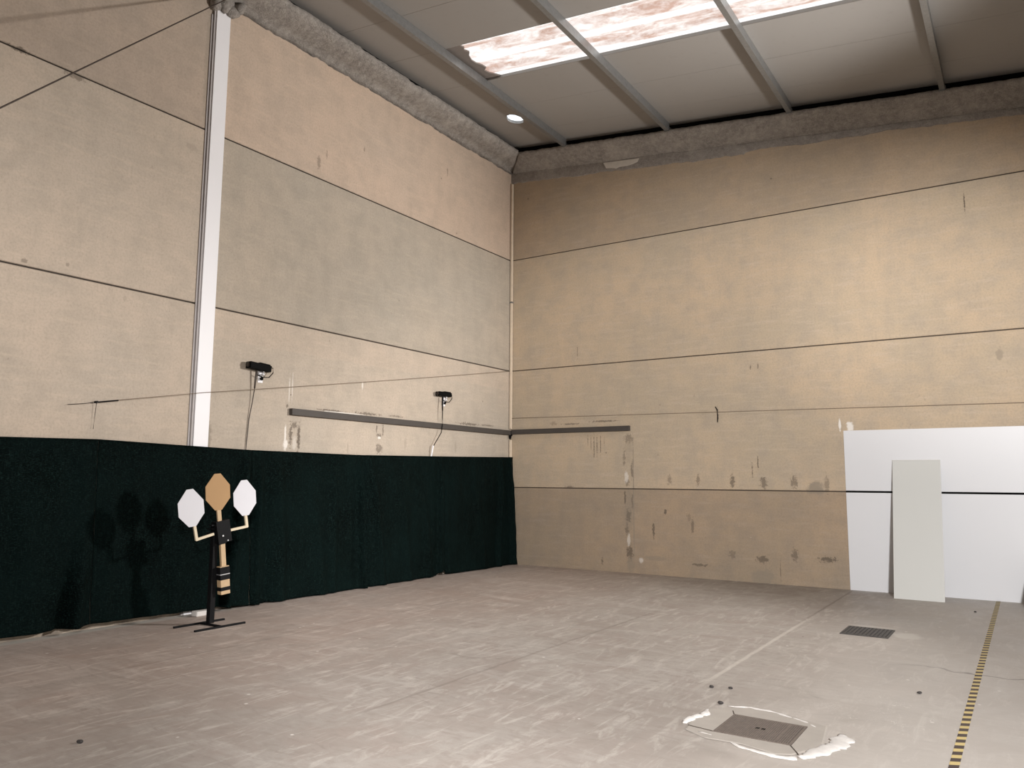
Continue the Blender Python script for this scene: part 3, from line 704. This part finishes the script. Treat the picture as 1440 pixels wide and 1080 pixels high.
bead('foam_bead', [(6.33, -6.83), (6.48, -6.79), (6.66, -6.82), (6.83, -6.90), (6.97, -7.0)], [.006, .014, .017, .015, .006], .012, 'thin white foam bead along the far side of the foreground drain')
bead('foam_bead', [(6.36, -7.50), (6.47, -7.52)], [.012, .008], .01, 'tiny white foam dab at the near left of the foreground drain')
bead('foam_bead', [(6.56, -7.555), (6.66, -7.62), (6.78, -7.655), (6.88, -7.675), (6.955, -7.66), (7.0, -7.63)], [.008, .013, .016, .02, .026, .02], .014, 'thin white foam bead along the near side of the foreground drain')
bead('foam_bead', [(7.0, -7.62), (7.05, -7.49), (7.10, -7.36), (7.13, -7.24), (7.13, -7.13), (7.11, -7.05)], [.022, .055, .062, .060, .055, .02], .014, 'wide white foam spill right of the foreground drain')

# hazard tape
PER = .129
bm = bmesh.new(); y = -.02; k = 0; per = PER
while y > -9.0:
    for mi, a, b in ((0, y, y - per * .52), (1, y - per * .52, y - per)):
        sk = .012; x0, x1 = 7.700 - .03 * (y + 9) / 9 * 0 + .004 * math.sin(y * 1.3), 0
        x0 = 7.700 + (y + 9) / 9 * .022; x1 = x0 + .05
        vs = [bm.verts.new(c) for c in ((x0, a - sk, .0015), (x1, a + sk, .0015), (x1, b + sk, .0015), (x0, b - sk, .0015))]
        f = bm.faces.new(vs); f.material_index = mi
    y -= per
bm.normal_update()
for f in bm.faces:
    if f.normal.z < 0: f.normal_flip()
o = link('floor_tape', bm, [M_tapeb, M_yellow], recalc=False)
tag(o, 'yellow and black striped tape stuck along the right of the floor', 'tape')

# white block on the floor
bm = bmesh.new(); box(bm, -.05, .05, -.115, .115, 0, .058, 0, .012)
for v in bm.verts: v.co += noise.noise_vector(v.co * 25) * .005 * (1 if v.co.z > .01 else 0)
o = tag(link('foam_block', bm, M_foam), 'small white foam block on the floor by the netting, left of the target stand', 'block')
o.location = (.235, -6.68, 0); o.rotation_euler = (0, 0, .04)
# dark crumbs on the floor
for i, (x, y, r, lab) in enumerate(((3.41, -9.75, .016, 'dark crumb alone on the near left floor'), (6.07, -6.42, .014, 'dark crumb farthest behind the foreground drain, left one of a pair'), (6.20, -6.37, .013, 'dark crumb behind the foreground drain, right one of a pair'),
                                    (6.27, -6.81, .016, 'dark crumb just behind the left foam bead of the drain'), (7.40, -5.71, .014, 'dark crumb on the floor left of the striped tape'), (7.54, -1.22, .012, 'dark crumb on the floor in front of the white boards'))):
    bm = bmesh.new(); bmesh.ops.create_icosphere(bm, subdivisions=2, radius=r)
    for v in bm.verts: v.co = Vector((v.co.x * 1.3, v.co.y, max(-r * .5, v.co.z * .7))) + noise.noise_vector(v.co * 60 + Vector((i, 0, 0))) * r * .3
    mz = min(v.co.z for v in bm.verts)
    for v in bm.verts: v.co.z -= mz
    o = tag(link('floor_crumb', bm, M_pebble), lab, 'crumb', 'dark crumbs on the floor'); o.location = (x, y, 0)

# ------------------------------------------------------------------ light
W = bpy.data.worlds.new('sky'); S.world = W; W.use_nodes = True
wn = W.node_tree; bg = wn.nodes['Background']; bg.inputs[0].default_value = (.86, .93, 1.0, 1); bg.inputs[1].default_value = 1.65
def lamp(name, kind, loc, aim, power, col, **k):
    l = bpy.data.lights.new(name, kind); l.energy = power; l.color = col
    for a, v in k.items(): setattr(l, a, v)
    o = bpy.data.objects.new(name, l); COL.objects.link(o); o.location = loc
    o.rotation_euler = (Vector(aim) - Vector(loc)).to_track_quat('-Z', 'Y').to_euler()
    return o
lamp('floodlight_room', 'SPOT', (9.9, -.92, 3.9), (0, -7.6, 4.3), 3600, (1, .97, .95), spot_size=math.radians(108), spot_blend=1.0, shadow_soft_size=.28)
STAND = Vector((10.4, -14.0, 3.6))
def toward(az, el): return STAND + Vector((-math.sin(math.radians(az)) * math.cos(math.radians(el)), math.cos(math.radians(az)) * math.cos(math.radians(el)), math.sin(math.radians(el)))) * 10
lamp('wall_glow_fill', 'SPOT', STAND + Vector((.3, 0, .1)), (7.5, 0, 4.15), 2300, (1, .95, .90), spot_size=math.radians(22), spot_blend=1.0, shadow_soft_size=.3)  # extra beam added only to raise the glow on the back wall
lamp('floodlight_behind', 'SPOT', STAND, toward(22, -18.3), 5800, (1, .985, .985), spot_size=math.radians(67), spot_blend=.5, shadow_soft_size=.35)
lamp('floodlight_behind', 'SPOT', STAND + Vector((-.4, .2, 0)), toward(73, -26), 2200, (1, .985, .985), spot_size=math.radians(82), spot_blend=.6, shadow_soft_size=.35)

# ------------------------------------------------------------------ camera
F = 1097.996
cam = bpy.data.cameras.new('camera'); co = bpy.data.objects.new('camera', cam); COL.objects.link(co)
cam.sensor_fit = 'HORIZONTAL'; cam.sensor_width = 36; cam.lens = F / 1440 * 36; cam.clip_end = 200
yaw, pitch, roll = .580717, .122184, .0063998
f = Vector((-math.sin(yaw) * math.cos(pitch), math.cos(yaw) * math.cos(pitch), math.sin(pitch)))
r = Vector((math.cos(yaw), math.sin(yaw), 0)); u = r.cross(f)
r2 = r * math.cos(roll) + u * math.sin(roll); u2 = -r * math.sin(roll) + u * math.cos(roll)
Mx = Matrix((r2, u2, -f)).transposed().to_4x4(); Mx.translation = (8.16393, -12.38806, 1.55)
co.matrix_world = Mx
S.camera = co
S.view_settings.view_transform = 'Standard'; S.view_settings.look = 'None'
S.view_settings.exposure = 0.0; S.view_settings.gamma = 1.0; S.view_settings.use_curve_mapping = False
S.cycles.use_denoising = True
S.cycles.max_bounces = 10; S.cycles.diffuse_bounces = 6
